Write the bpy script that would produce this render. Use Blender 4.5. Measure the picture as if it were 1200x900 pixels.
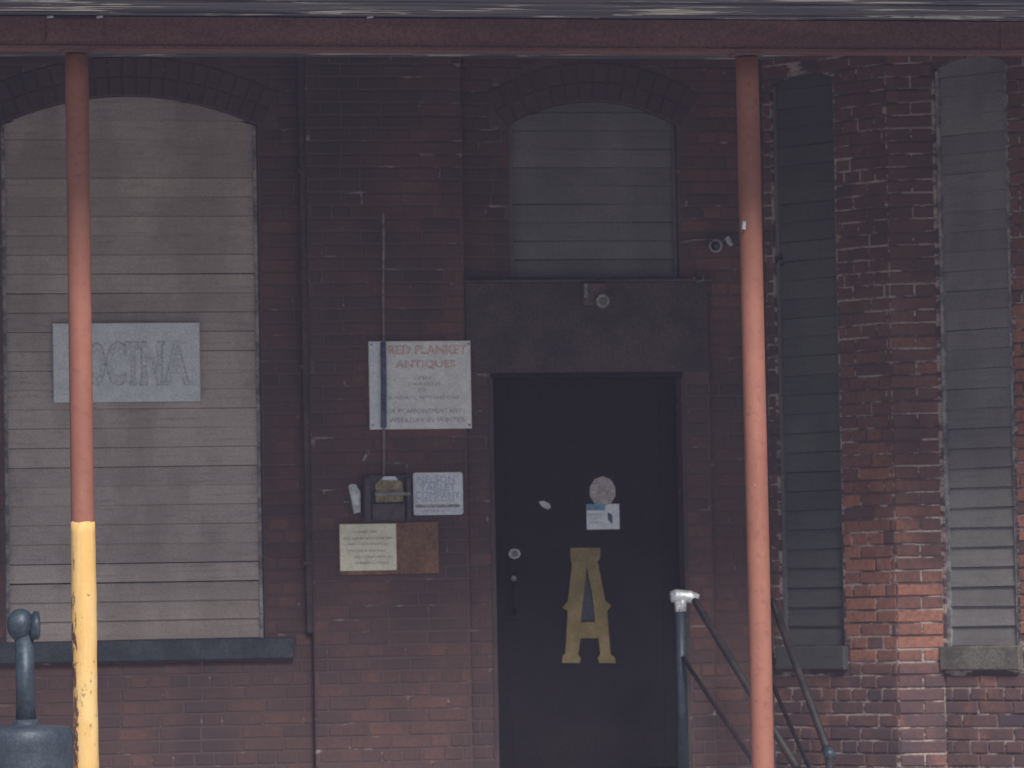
import bpy, bmesh, math, random
from mathutils import Vector, Matrix, Euler, noise
random.seed(7)
R = math.radians
for o in list(bpy.data.objects): bpy.data.objects.remove(o)
S = bpy.context.scene
COL = S.collection

# ---------------------------------------------------------------- camera
EYE, DIST, FPX = 1.605, 22.7, 5000.0
YAW, PIT, ROL = R(10.0), R(2.86), R(1.03)
CAM = Vector((-DIST*math.sin(YAW), -DIST*math.cos(YAW), EYE))
rt = Vector((math.cos(YAW), -math.sin(YAW), 0))
fw = Vector((math.sin(YAW)*math.cos(PIT), math.cos(YAW)*math.cos(PIT), math.sin(PIT)))
up = rt.cross(fw)
up2 = up*math.cos(ROL) + rt*math.sin(ROL)
rt2 = rt*math.cos(ROL) - up*math.sin(ROL)
cd = bpy.data.cameras.new('camera'); cam = bpy.data.objects.new('camera', cd); COL.objects.link(cam)
cam.matrix_world = Matrix(((rt2.x, up2.x, -fw.x, CAM.x), (rt2.y, up2.y, -fw.y, CAM.y), (rt2.z, up2.z, -fw.z, CAM.z), (0, 0, 0, 1)))
cd.sensor_width = 36; cd.lens = FPX/1200*36; cd.clip_start = .5; cd.clip_end = 3000
cd.dof.use_dof = True; cd.dof.focus_distance = 19.6; cd.dof.aperture_fstop = 2.8
S.camera = cam

# ---------------------------------------------------------------- light
SUN_EL, SUN_AZ = R(41.5), R(8)          # sun behind the viewer, slightly to the right
w = bpy.data.worlds.new('World'); S.world = w; w.use_nodes = True
nt = w.node_tree; bg = nt.nodes['Background']
sky = nt.nodes.new('ShaderNodeTexSky'); sky.sky_type = 'NISHITA'; sky.sun_disc = False
sky.sun_elevation = SUN_EL; sky.sun_rotation = math.pi - SUN_AZ
sky.air_density = 1.0; sky.dust_density = 1.2; sky.ozone_density = 1.0
nt.links.new(sky.outputs[0], bg.inputs[0]); bg.inputs[1].default_value = .075
sd = bpy.data.lights.new('sun', 'SUN'); sd.energy = 4.4; sd.angle = R(18); sd.color = (1, .95, .88)
so = bpy.data.objects.new('sun', sd); COL.objects.link(so)
sdir = Vector((math.sin(SUN_AZ)*math.cos(SUN_EL), -math.cos(SUN_AZ)*math.cos(SUN_EL), math.sin(SUN_EL)))
so.rotation_euler = sdir.to_track_quat('Z', 'Y').to_euler(); so.location = (0, -30, 30)
S.view_settings.view_transform = 'Standard'; S.view_settings.look = 'None'
S.view_settings.gamma = 1; S.view_settings.exposure = 0.0
S.render.engine = 'CYCLES'

# ---------------------------------------------------------------- measuring
def ray(px, py):
    return (fw*FPX + rt2*(px-600) + up2*(450-py)).normalized()
def at(px, py, Y=0.0):
    "world point on the vertical plane y=Y"
    d = ray(px, py); return CAM + d*((Y-CAM.y)/d.y)
def on(fr, px, py):
    "(u, z) on a wall frame"
    d = ray(px, py); t = (fr.O-CAM).dot(fr.n)/d.dot(fr.n); p = CAM+d*t
    return (p-fr.O).dot(fr.u), p.z
def proj(p):
    v = p-CAM; k = FPX/v.dot(fw); return 600+v.dot(rt2)*k, 450-v.dot(up2)*k
class Frame:
    def __init__(s, O, ang):
        s.O = Vector((O[0], O[1], 0)); s.ang = ang
        s.u = Vector((math.cos(ang), math.sin(ang), 0)); s.n = Vector((math.sin(ang), -math.cos(ang), 0))
    def P(s, u, z, d=0.0): return s.O + s.u*u + s.n*d + Vector((0, 0, z))

# ---------------------------------------------------------------- materials
def mat(name, base, rough=.8, metal=0.0, build=None, bump=0.0, bscale=60, spec=.3):
    m = bpy.data.materials.new(name); m.use_nodes = True
    N = m.node_tree.nodes; L = m.node_tree.links; b = N['Principled BSDF']
    b.inputs['Base Color'].default_value = (*base, 1); b.inputs['Roughness'].default_value = rough
    b.inputs['Metallic'].default_value = metal
    b.inputs['Specular IOR Level'].default_value = spec
    geo = N.new('ShaderNodeNewGeometry')
    class K: pass
    k = K(); k.N, k.L, k.b, k.pos = N, L, b, geo.outputs['Position']
    def vmap(scale):
        mp = N.new('ShaderNodeMapping'); mp.inputs['Scale'].default_value = scale
        L.new(k.pos, mp.inputs[0]); return mp.outputs[0]
    def nz(scale=5, detail=4, rough=.6, stretch=(1, 1, 1)):
        t = N.new('ShaderNodeTexNoise'); t.inputs['Scale'].default_value = scale
        t.inputs['Detail'].default_value = detail; t.inputs['Roughness'].default_value = rough
        L.new(vmap(stretch), t.inputs['Vector']); return t.outputs['Fac']
    def step(f, a, c, lo=0.0, hi=1.0):
        r = N.new('ShaderNodeMapRange'); r.interpolation_type = 'SMOOTHSTEP'
        r.inputs[1].default_value = a; r.inputs[2].default_value = c
        r.inputs[3].default_value = lo; r.inputs[4].default_value = hi
        L.new(f, r.inputs[0]); return r.outputs[0]
    def mix(f, a, c, mode='MIX'):
        x = N.new('ShaderNodeMix'); x.data_type = 'RGBA'; x.blend_type = mode
        for s, v in ((0, f), (6, a), (7, c)):
            if isinstance(v, (int, float)): x.inputs[s].default_value = v
            elif isinstance(v, tuple): x.inputs[s].default_value = (*v, 1)
            else: L.new(v, x.inputs[s])
        return x.outputs[2]
    def math_(op, a, c):
        x = N.new('ShaderNodeMath'); x.operation = op
        for s, v in ((0, a), (1, c)):
            if isinstance(v, (int, float)): x.inputs[s].default_value = v
            else: L.new(v, x.inputs[s])
        return x.outputs[0]
    def attr(n):
        a = N.new('ShaderNodeAttribute'); a.attribute_name = n; return a.outputs['Fac']
    def axis(i):
        s = N.new('ShaderNodeSeparateXYZ'); L.new(k.pos, s.inputs[0]); return s.outputs[i]
    k.nz, k.step, k.mix, k.math, k.attr, k.axis = nz, step, mix, math_, attr, axis
    if build:
        c = build(k)
        if c is not None: L.new(c, b.inputs['Base Color'])
    if bump:
        bp = N.new('ShaderNodeBump'); bp.inputs['Strength'].default_value = bump; bp.inputs['Distance'].default_value = .004
        L.new(nz(bscale, 5, .7), bp.inputs['Height']); L.new(bp.outputs[0], b.inputs['Normal'])
    return m
def mottled(a, c, sc=6, lo=.35, hi=.65, fine=.25, stretch=(1, 1, 1)):
    def f(k):
        x = k.mix(k.step(k.nz(sc, 5, .65, stretch), lo, hi), a, c)
        g = k.step(k.nz(90, 3), .3, .7, 1-fine, 1+fine)
        cc = k.N.new('ShaderNodeVectorMath'); cc.operation = 'SCALE'
        k.L.new(x, cc.inputs[0]); k.L.new(g, cc.inputs[3]); return cc.outputs[0]
    return f
def brick_build(sooty):
    def f(k):
        t = k.attr('tone')
        r = k.N.new('ShaderNodeValToRGB'); k.L.new(t, r.inputs[0])
        e = r.color_ramp.elements
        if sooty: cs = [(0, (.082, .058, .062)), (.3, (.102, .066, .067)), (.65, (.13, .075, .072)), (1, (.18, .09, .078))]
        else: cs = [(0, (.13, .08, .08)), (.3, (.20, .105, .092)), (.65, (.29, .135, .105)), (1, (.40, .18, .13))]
        e[0].color = (*cs[0][1], 1); e[1].color = (*cs[3][1], 1)
        for p, c in cs[1:3]:
            q = e.new(p); q.color = (*c, 1)
        c = r.outputs[0]
        c = k.mix(k.step(k.nz(45, 5, .7), .35, .75, 0, .55), c, (.07, .04, .042))
        soot = k.step(k.nz(1.6, 5, .62, (1, 1, .6)), .42, .66, 0, .85 if sooty else .7)
        c = k.mix(soot, c, (.062, .045, .052))
        if not sooty:     # splash dirt low on the bay wall
            low = k.math('MULTIPLY', k.step(k.axis(2), 1.17, 1.3, 1, 0), k.step(k.nz(4, 4), .3, .55, .1, .75))
            c = k.mix(low, c, (.07, .055, .07))
        c = k.mix(k.step(k.nz(7, 6, .75), .62, .8, 0, .35), c, (.27, .20, .19))
        return c
    return f
def mortar_build(pale, amount):
    def f(k):
        a = k.step(k.nz(4.5, 5, .7, (1, 1, 4)), .62-amount, .72-amount, 0, 1)
        c = k.mix(a, (.105, .072, .075), pale)
        return k.mix(k.step(k.nz(60, 4), .4, .75, 0, .5), c, (.09, .06, .062))
    return f
M = {}
YX = at(100, 780, -2.5).x
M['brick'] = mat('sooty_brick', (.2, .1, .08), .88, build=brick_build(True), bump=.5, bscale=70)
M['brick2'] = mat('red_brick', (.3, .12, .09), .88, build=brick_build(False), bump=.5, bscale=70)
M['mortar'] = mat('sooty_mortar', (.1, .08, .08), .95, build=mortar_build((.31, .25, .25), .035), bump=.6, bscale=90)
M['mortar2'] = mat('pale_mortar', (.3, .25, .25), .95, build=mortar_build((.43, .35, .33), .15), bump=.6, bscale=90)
def boards(a, c, stain):
    def f(k):
        x = k.mix(k.step(k.nz(2.2, 5, .6, (1, 1, .5)), .38, .62), a, c)
        x = k.mix(k.step(k.nz(11, 6, .7, (.35, .35, 5)), .5, .74, 0, .55), x, stain)
        g = k.step(k.nz(150, 2), .3, .7, .84, 1.16)
        t = k.step(k.attr('tone'), 0, 1, .9, 1.1)
        cc = k.N.new('ShaderNodeVectorMath'); cc.operation = 'SCALE'
        k.L.new(x, cc.inputs[0]); k.L.new(k.math('MULTIPLY', g, t), cc.inputs[3]); return cc.outputs[0]
    return f
M['board'] = mat('weathered_grey_board', (.2, .19, .19), .8, build=boards((.32, .275, .258), (.42, .365, .348), (.19, .155, .143)), bump=.3, bscale=120)
M['board_dark'] = mat('weathered_slate_board', (.1, .11, .12), .8, build=boards((.14, .138, .142), (.178, .174, .18), (.095, .092, .097)), bump=.3, bscale=120)
M['board_bay'] = mat('weathered_grey_green_board', (.15, .15, .15), .8, build=boards((.17, .162, .165), (.215, .205, .21), (.11, .105, .11)), bump=.3, bscale=120)
M['board_shade'] = mat('shaded_slate_board', (.08, .085, .09), .8, build=boards((.09, .09, .094), (.112, .112, .116), (.062, .062, .065)), bump=.3, bscale=120)  # darker copy of the bay boards, corner shade put into the colour
M['gap'] = mat('dark_backing', (.02, .02, .024), .9)
M['sill_dark'] = mat('blue_black_sill_paint', (.05, .06, .08), .6, build=mottled((.026, .034, .048), (.046, .054, .07), 7), bump=.4)
M['sill_grey'] = mat('grey_stone_sill', (.2, .19, .18), .9, build=mottled((.10, .092, .088), (.155, .145, .132), 9), bump=.8, bscale=40)
M['trim'] = mat('pale_grey_trim', (.25, .25, .26), .75, build=mottled((.13, .13, .14), (.34, .33, .34), 16), bump=.3)
M['door'] = mat('black_door_paint', (.02, .02, .028), .7, build=mottled((.014, .012, .015), (.02, .016, .018), 3), bump=.15, bscale=25, spec=.12)
M['jamb'] = mat('brown_jamb_paint', (.09, .07, .075), .8, build=mottled((.085, .062, .065), (.12, .095, .095), 5), bump=.4)
def peel(k):
    c = k.mix(k.step(k.nz(3, 5), .4, .6), (.055, .043, .047), (.08, .06, .062))
    return k.mix(k.step(k.nz(13, 6, .75, (2, 2, .7)), .61, .68), c, (.36, .36, .38))
M['peel'] = mat('peeling_jamb_edge', (.1, .08, .08), .85, build=peel, bump=.5)
M['lintel'] = mat('brown_lintel', (.08, .06, .065), .8, build=mottled((.052, .042, .047), (.088, .064, .068), 3.5, fine=.25), bump=.5)
def rust(k):
    c = k.mix(k.step(k.nz(5, 5, .6, (1, 1, .4)), .35, .65), (.27, .108, .078), (.34, .142, .105))
    c = k.mix(k.step(k.nz(28, 5, .7), .52, .68, 0, .7), c, (.23, .085, .065))
    return k.mix(k.step(k.nz(55, 3, .7), .72, .76), c, (.62, .55, .5))
M['post'] = mat('oxide_red_post_paint', (.4, .15, .1), .62, build=rust, bump=.25, bscale=50)
def yel(k):
    c = k.mix(k.step(k.nz(4, 5, .6, (1, 1, .5)), .35, .65), (.72, .44, .15), (.78, .54, .24))
    c = k.mix(k.step(k.nz(14, 5, .7, (1, 1, .35)), .54, .72, 0, .5), c, (.6, .27, .08))
    c = k.mix(k.step(k.nz(24, 6, .8, (1, 1, .5)), .60, .75, 0, .6), c, (.45, .2, .07))
    c = k.mix(k.step(k.nz(7, 8, .8, (2.2, 2.2, 1)), .60, .615), c, (.10, .055, .045))
    edge = k.step(k.axis(0), YX-.05, YX-.028, 1, 0)          # scraped side of the post, away from the door
    low = k.step(k.axis(2), 1.75, 1.2, .0, .1)
    wear = k.math('ADD', k.nz(12, 8, .8, (2.2, 2.2, .8)), k.math('ADD', k.math('MULTIPLY', edge, .13), low))
    c = k.mix(k.step(wear, .70, .715), c, (.14, .055, .045))
    return k.mix(k.step(k.nz(10, 4, .6, (4, 4, .25)), .5, .7, 0, .35), c, (.82, .62, .36))
M['yellow'] = mat('chipped_yellow_paint', (.7, .4, .1), .6, build=yel, bump=.6, bscale=30)
M['beam'] = mat('dark_oxide_beam_paint', (.14, .08, .08), .7, build=mottled((.15, .075, .08), (.21, .11, .10), 2.5, stretch=(.4, 1, 2)), bump=.4)
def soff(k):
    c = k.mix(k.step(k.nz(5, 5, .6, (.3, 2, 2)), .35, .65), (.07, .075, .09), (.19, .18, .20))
    c = k.mix(k.step(k.nz(2.3, 5, .6, (.6, 3, 1)), .56, .61), c, (.68, .63, .58))  # scattered pale patches over the grey boards
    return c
M['soffit'] = mat('patchy_soffit_board', (.2, .2, .22), .85, build=soff, bump=.4)
M['white'] = mat('weathered_white_sign', (.6, .6, .62), .55, build=mottled((.60, .60, .62), (.72, .71, .72), 18, fine=.12))
M['bluewhite'] = mat('bluish_white_sign', (.5, .53, .6), .55, build=mottled((.55, .58, .66), (.66, .68, .76), 20, fine=.12))
M['greysign'] = mat('faded_blue_grey_sign', (.33, .37, .43), .6, build=mottled((.52, .545, .60), (.62, .635, .68), 14, fine=.15))
M['greyletter'] = mat('faded_grey_letter', (.2, .24, .28), .6, build=mottled((.44, .47, .50), (.54, .555, .58), 30))
M['greyedge'] = mat('letter_outline', (.1, .12, .15), .6, build=mottled((.28, .31, .34), (.46, .48, .52), 40))
M['redtext'] = mat('faded_red_ink', (.45, .25, .22), .6, build=mottled((.50, .33, .30), (.62, .50, .49), 22, .3, .7))
M['blacktext'] = mat('faded_black_ink', (.1, .1, .12), .6, build=mottled((.17, .17, .19), (.42, .41, .44), 60, .3, .7))
M['bluetext'] = mat('faded_blue_ink', (.12, .17, .33), .6, build=mottled((.22, .27, .44), (.40, .45, .6), 50, .3, .7))
M['cream'] = mat('cream_paper', (.6, .58, .48), .7, build=mottled((.62, .59, .49), (.72, .69, .59), 14, fine=.1))
M['hardboard'] = mat('orange_brown_board', (.25, .11, .06), .75, build=mottled((.13, .07, .055), (.20, .11, .075), 7), bump=.3)
M['darkbox'] = mat('dark_metal_box', (.06, .05, .065), .5, build=mottled((.05, .042, .055), (.085, .07, .085), 20))
M['brass'] = mat('dull_brass_plate', (.25, .2, .12), .55, .2, build=mottled((.17, .145, .09), (.34, .28, .19), 30))
M['gold'] = mat('tarnished_gold_letter', (.3, .22, .1), .5, .25, build=mottled((.17, .13, .055), (.24, .185, .085), 9, fine=.15), spec=.3)
M['ltgrey'] = mat('light_grey_plastic', (.5, .5, .53), .5, build=mottled((.36, .37, .41), (.6, .6, .64), 25))
M['cable'] = mat('grey_cable', (.2, .19, .2), .7, build=mottled((.12, .11, .12), (.26, .25, .26), 20))
M['bluesleeve'] = mat('navy_cable_sleeve', (.06, .08, .15), .5, build=mottled((.045, .065, .11), (.10, .12, .2), 20))
M['pipe'] = mat('blue_grey_pipe_paint', (.09, .13, .18), .45, .2, build=mottled((.032, .048, .066), (.062, .085, .112), 8), bump=.2)
M['pipe_dark'] = mat('dark_handrail_paint', (.05, .04, .045), .6, build=mottled((.016, .017, .022), (.038, .028, .028), 8), bump=.2)
M['tape'] = mat('silver_tape', (.6, .62, .65), .35, .3, build=mottled((.5, .52, .56), (.75, .76, .8), 30), bump=.5, bscale=30)
M['tank'] = mat('blue_grey_enamel', (.12, .17, .24), .5, .1, build=mottled((.04, .054, .074), (.07, .09, .118), 4), bump=.2)
M['stick_round'] = mat('pinkish_grey_sticker', (.35, .3, .3), .5, build=mottled((.28, .25, .265), (.40, .36, .365), 30))
M['stick_blue'] = mat('blue_sticker_print', (.12, .25, .4), .5, build=mottled((.09, .20, .33), (.16, .28, .42), 30))
M['concrete'] = mat('concrete', (.3, .29, .28), .9, build=mottled((.38, .38, .38), (.46, .455, .45), 2), bump=.5)
M['asphalt'] = mat('asphalt', (.07, .07, .07), .9, build=mottled((.05, .05, .052), (.085, .083, .08), 1.2), bump=.6)
M['roof'] = mat('dark_roofing', (.05, .05, .055), .8, build=mottled((.04, .04, .045), (.07, .07, .07), 4))
M['glass'] = mat('dark_lens_glass', (.02, .02, .03), .12, spec=.6)

# ---------------------------------------------------------------- object helpers
def obj(name, me, parent=None, mats=None):
    if isinstance(me, bmesh.types.BMesh):
        bm = me; me = bpy.data.meshes.new(name); bmesh.ops.recalc_face_normals(bm, faces=bm.faces)
        bm.to_mesh(me); bm.free()
        for m in (mats or []): me.materials.append(m)
    o = bpy.data.objects.new(name, me); COL.objects.link(o)
    if parent: o.parent = parent
    return o
def tag(o, label=None, cat=None, group=None, kind=None):
    for k, v in (('label', label), ('category', cat), ('group', group), ('kind', kind)):
        if v: o[k] = v
    return o
def empty(name, loc, label, cat, group=None):
    o = bpy.data.objects.new(name, None); COL.objects.link(o); o.empty_display_size = .2
    o.location = loc; tag(o, label, cat, group); return o
def under(o, parent):
    "parent while keeping world geometry (meshes are written in world coordinates)"
    o.parent = parent; o.matrix_parent_inverse = Matrix.Translation(world_loc(parent)).inverted(); return o
def world_loc(p):
    v = Vector(p.location); q = p
    if q.parent is not None and q.type == 'MESH' and False: pass
    return v
def part(name, bm, parent, mats, smooth=False):
    o = obj(name, bm, None, mats)
    if smooth:
        for p in o.data.polygons: p.use_smooth = True
    if parent is not None:
        # all ancestors of mesh parts sit at the thing's empty; a mesh part keeps identity world transform
        o.parent = parent
        o.matrix_parent_inverse = wm(parent).inverted()
    return o
def wm(p):
    m = Matrix.Translation(p.location) @ p.rotation_euler.to_matrix().to_4x4()
    if p.parent: m = wm(p.parent) @ p.matrix_parent_inverse @ m
    return m
def prism(bm, fr, pts, d0, d1, mi=0):
    "polygon pts [(u,z)] in a wall frame, extruded from depth d0 to d1 (outward positive)"
    a = [bm.verts.new(fr.P(u, z, d0)) for u, z in pts]
    b = [bm.verts.new(fr.P(u, z, d1)) for u, z in pts]
    n = len(pts); fs = [bm.faces.new(a[::-1]), bm.faces.new(b)]
    for i in range(n): fs.append(bm.faces.new((a[i], a[(i+1) % n], b[(i+1) % n], b[i])))
    for f in fs: f.material_index = mi
    return bm
def rect(u0, u1, z0, z1): return [(u0, z0), (u1, z0), (u1, z1), (u0, z1)]
def slab(bm, fr, u0, u1, z0, z1, d0, d1, mi=0, ch=0.0):
    if ch <= 0: return prism(bm, fr, rect(u0, u1, z0, z1), d0, d1, mi)
    back = [bm.verts.new(fr.P(u, z, d0)) for u, z in rect(u0, u1, z0, z1)]
    mid = [bm.verts.new(fr.P(u, z, d1-ch)) for u, z in rect(u0, u1, z0, z1)]
    fr_ = [bm.verts.new(fr.P(u, z, d1)) for u, z in rect(u0+ch, u1-ch, z0+ch, z1-ch)]
    fs = [bm.faces.new(back[::-1]), bm.faces.new(fr_)]
    for A, B in ((back, mid), (mid, fr_)):
        for i in range(4): fs.append(bm.faces.new((A[i], A[(i+1) % 4], B[(i+1) % 4], B[i])))
    for f in fs: f.material_index = mi
    return bm
def box(bm, a, b, mi=0):
    fr = Frame((0, 0), 0); return slab(bm, fr, a[0], b[0], a[2], b[2], -a[1], -b[1], mi)
def tube(bm, pts, r, n=16, mi=0, wob=0.0, caps=True):
    pts = [Vector(p) for p in pts]; rings = []
    for i, p in enumerate(pts):
        d = (pts[min(i+1, len(pts)-1)]-pts[max(i-1, 0)]).normalized()
        x = d.orthogonal().normalized() if abs(d.z) < .9 else Vector((1, 0, 0)); x = (x-d*x.dot(d)).normalized(); y = d.cross(x)
        rr = r[i] if isinstance(r, (list, tuple)) else r
        ring = []
        for k in range(n):
            a = 2*math.pi*k/n; q = rr*(1+wob*noise.noise(Vector((math.cos(a)*1.5, math.sin(a)*1.5, p.z*2.2))))
            ring.append(bm.verts.new(p+x*math.cos(a)*q+y*math.sin(a)*q))
        rings.append(ring)
    fs = []
    for A, B in zip(rings, rings[1:]):
        for k in range(n): fs.append(bm.faces.new((A[k], A[(k+1) % n], B[(k+1) % n], B[k])))
    if caps: fs += [bm.faces.new(rings[0][::-1]), bm.faces.new(rings[-1])]
    for f in fs: f.material_index = mi
    return bm
def lathe(bm, c, prof, n=28, mi=0):
    rings = [[bm.verts.new(Vector(c)+Vector((r*math.cos(2*math.pi*k/n), r*math.sin(2*math.pi*k/n), z))) for k in range(n)] for r, z in prof]
    fs = []
    for A, B in zip(rings, rings[1:]):
        for k in range(n): fs.append(bm.faces.new((A[k], A[(k+1) % n], B[(k+1) % n], B[k])))
    fs += [bm.faces.new(rings[0][::-1]), bm.faces.new(rings[-1])]
    for f in fs: f.material_index = mi
    return bm
def disc(bm, fr, u, z, r, d0, d1, n=24, mi=0, sz=1.0):
    return prism(bm, fr, [(u+r*math.cos(2*math.pi*k/n), z+r*sz*math.sin(2*math.pi*k/n)) for k in range(n)], d0, d1, mi)
def letters(bm, fr, text, u0, u1, zc, h, d0, d1, mi=0, bold=0.0):
    "lettering as shallow raised print fitted between u0 and u1"
    c = bpy.data.curves.new('t', 'FONT'); c.body = text; c.size = 1; c.resolution_u = 3; c.offset = bold
    o = bpy.data.objects.new('t', c); COL.objects.link(o)
    me = bpy.data.meshes.new_from_object(o.evaluated_get(bpy.context.evaluated_depsgraph_get()))
    xs = [v.co.x for v in me.vertices]; ys = [v.co.y for v in me.vertices]
    x0, x1, y0, y1 = min(xs), max(xs), min(ys), max(ys)
    vs = [bm.verts.new(fr.P(u0+(v.co.x-x0)/(x1-x0)*(u1-u0), zc-h/2+(v.co.y-y0)/(y1-y0)*h, d1)) for v in me.vertices]
    for p in me.polygons:
        f = bm.faces.new([vs[i] for i in p.vertices]); f.material_index = mi
    bpy.data.objects.remove(o); bpy.data.curves.remove(c); bpy.data.meshes.remove(me)
    return bm

# ---------------------------------------------------------------- building geometry
FLOOR = .67
TOP = at(600, 24, -2.5).z+.012+2.5*.05+.031                  # up to the underside of the roof
A_ = at(903, 600, 0.0)
F0 = Frame((0, 0), 0.0)                                       # main front wall, y = 0
F1 = Frame((A_.x, 0), R(-55))                                 # canted bay wall
u1b, _ = on(F1, 1048, 600)
B_ = F1.P(u1b, 0)
F2 = Frame((B_.x, B_.y), R(-12))                              # blunt pier between the two bay windows
u2c, _ = on(F2, 1103, 600)
C_ = F2.P(u2c, 0)
F3 = Frame((C_.x, C_.y), R(-50))                              # next bay face
u3d, _ = on(F3, 1191, 600)
D_ = F3.P(u3d, 0)
E_ = F3.P(u3d+.9, 0)
F4 = Frame((E_.x, E_.y), 0.0)                                 # wall beyond the bay, out of frame
bld = empty('brick_building', (0, 0.2, 0), 'old dark red brick building front with boarded arched windows and a black door', 'building')

# openings on the front wall, from the photograph, in metres on the wall
def U0(px, py): return on(F0, px, py)[0]
def Z0(px, py): return on(F0, px, py)[1]
class Arch:
    def __init__(s, ul, ur, zb, zs, za):
        s.ul, s.ur, s.zb, s.zs, s.za = ul, ur, zb, zs, za
        s.c = (ul+ur)/2; hw = (ur-ul)/2; ris = max(za-zs, 1e-4)
        s.r = (hw*hw+ris*ris)/(2*ris); s.zc = za-s.r
    def top(s, u, off=0.0):
        q = (s.r+off)**2-(u-s.c)**2
        return s.zc+math.sqrt(max(q, 0))
    def inside(s, u, z, m=0.0): return s.ul-m < u < s.ur+m and s.zb-m < z < s.top(u)+m
W1 = Arch(U0(4, 450), U0(306, 450), Z0(160, 750), Z0(302, 146), Z0(150, 112))
W2 = Arch(U0(598, 240), U0(795, 240), Z0(700, 325), Z0(790, 146), Z0(692, 118))
PIL = (U0(364, 600), U0(546, 600), .07)                        # pilaster: u0, u1, projection
SUR = (U0(547, 600), U0(833, 600), .035)                        # door surround
SURT = Z0(700, 331)
DOOR = (U0(577, 650), U0(803, 650), FLOOR, Z0(690, 437))

# --- mortar backing
def mortar_part(frame, polys, d0, d1, m, name='wall'):
    bm = bmesh.new()
    for p in polys: prism(bm, frame, p, d0, d1)
    return part(name, bm, bld, [m])
ul, ur = -6.5, A_.x
def arch_lid(w, ua, ub, top):
    n = 24; pts = [(ua, top), (ua, w.top(ua) if ua > w.ul else w.zs)]
    pts = [(w.ul, top), (w.ul, w.zs)]+[(w.ul+(w.ur-w.ul)*i/n, w.top(w.ul+(w.ur-w.ul)*i/n)) for i in range(1, n)]+[(w.ur, w.zs), (w.ur, top)]
    return pts
dl, dr, dz0, dz1 = DOOR
wall0 = mortar_part(F0, [
    rect(ul, W1.ul, 0, TOP), rect(W1.ul, W1.ur, 0, W1.zb), arch_lid(W1, 0, 0, TOP),
    rect(W1.ur, dl, 0, TOP), rect(dr, ur, 0, TOP), rect(dl, dr, 0, dz0),
    rect(dl, W2.ul, dz1, TOP) if W2.ul > dl else rect(dl, dl+.001, dz1, TOP),
    rect(max(W2.ul, dl), min(W2.ur, dr), dz1, W2.zb),
    rect(W2.ur, dr, dz1, TOP) if W2.ur < dr else rect(dr-.001, dr, dz1, TOP), rect(ur+.0005, ur+.25, 0, TOP),
    arch_lid(W2, 0, 0, TOP)], -.30, -.004, M['mortar'])
pilw = mortar_part(F0, [rect(PIL[0], PIL[1], 0, TOP)], -.005, PIL[2]-.004, M['mortar'], 'pilaster')
surw = mortar_part(F0, [rect(SUR[0], dl, 0, SURT), rect(dr, SUR[1], 0, SURT)], -.005, SUR[2]-.004, M['mortar'], 'door_surround')

bm = bmesh.new(); box(bm, (-6.5, .34, 0), (4.6, .40, TOP)); part('leak_screen', bm, bld, [M['gap']])  # dark sheet added behind the front to stop sky showing through gaps
# --- bay walls
u3L = u3d+.9
def quad_open(u0, u1, w, zt=TOP):
    n = 10
    P = [rect(u0-.03, w.ul, 0, zt), rect(w.ur, u1, 0, zt), rect(w.ul, w.ur, 0, w.zb)]
    P.append([(w.ul, zt), (w.ul, w.zs)]+[(w.ul+(w.ur-w.ul)*i/n, w.top(w.ul+(w.ur-w.ul)*i/n)) for i in range(1, n)]+[(w.ur, w.zs), (w.ur, zt)])
    return P
def on1(px, py): return on(F1, px, py)
def on3(px, py): return on(F3, px, py)
W3 = Arch(on1(912, 600)[0], on1(986, 600)[0], on1(950, 757)[1], on1(912, 98)[1], on1(950, 84)[1])
W4 = Arch(on3(1104, 600)[0]+.003, on3(1191, 600)[0]-.004, on3(1140, 757)[1], on3(1105, 80)[1], on3(1150, 63)[1])
wall1 = mortar_part(F1, quad_open(0, u1b, W3), -.22, -.005, M['mortar2'], 'bay_wall')
wall2 = mortar_part(F2, [rect(0, u2c, 0, TOP)], -.2, -.007, M['mortar2'], 'bay_pier')
wall3 = mortar_part(F3, quad_open(0.0, u3L, W4), -.22, -.007, M['mortar2'], 'bay_wall')
wall4 = mortar_part(F4, [rect(0, 3.0, 0, TOP)], -.35, -.007, M['mortar2'], 'end_pier')
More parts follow.
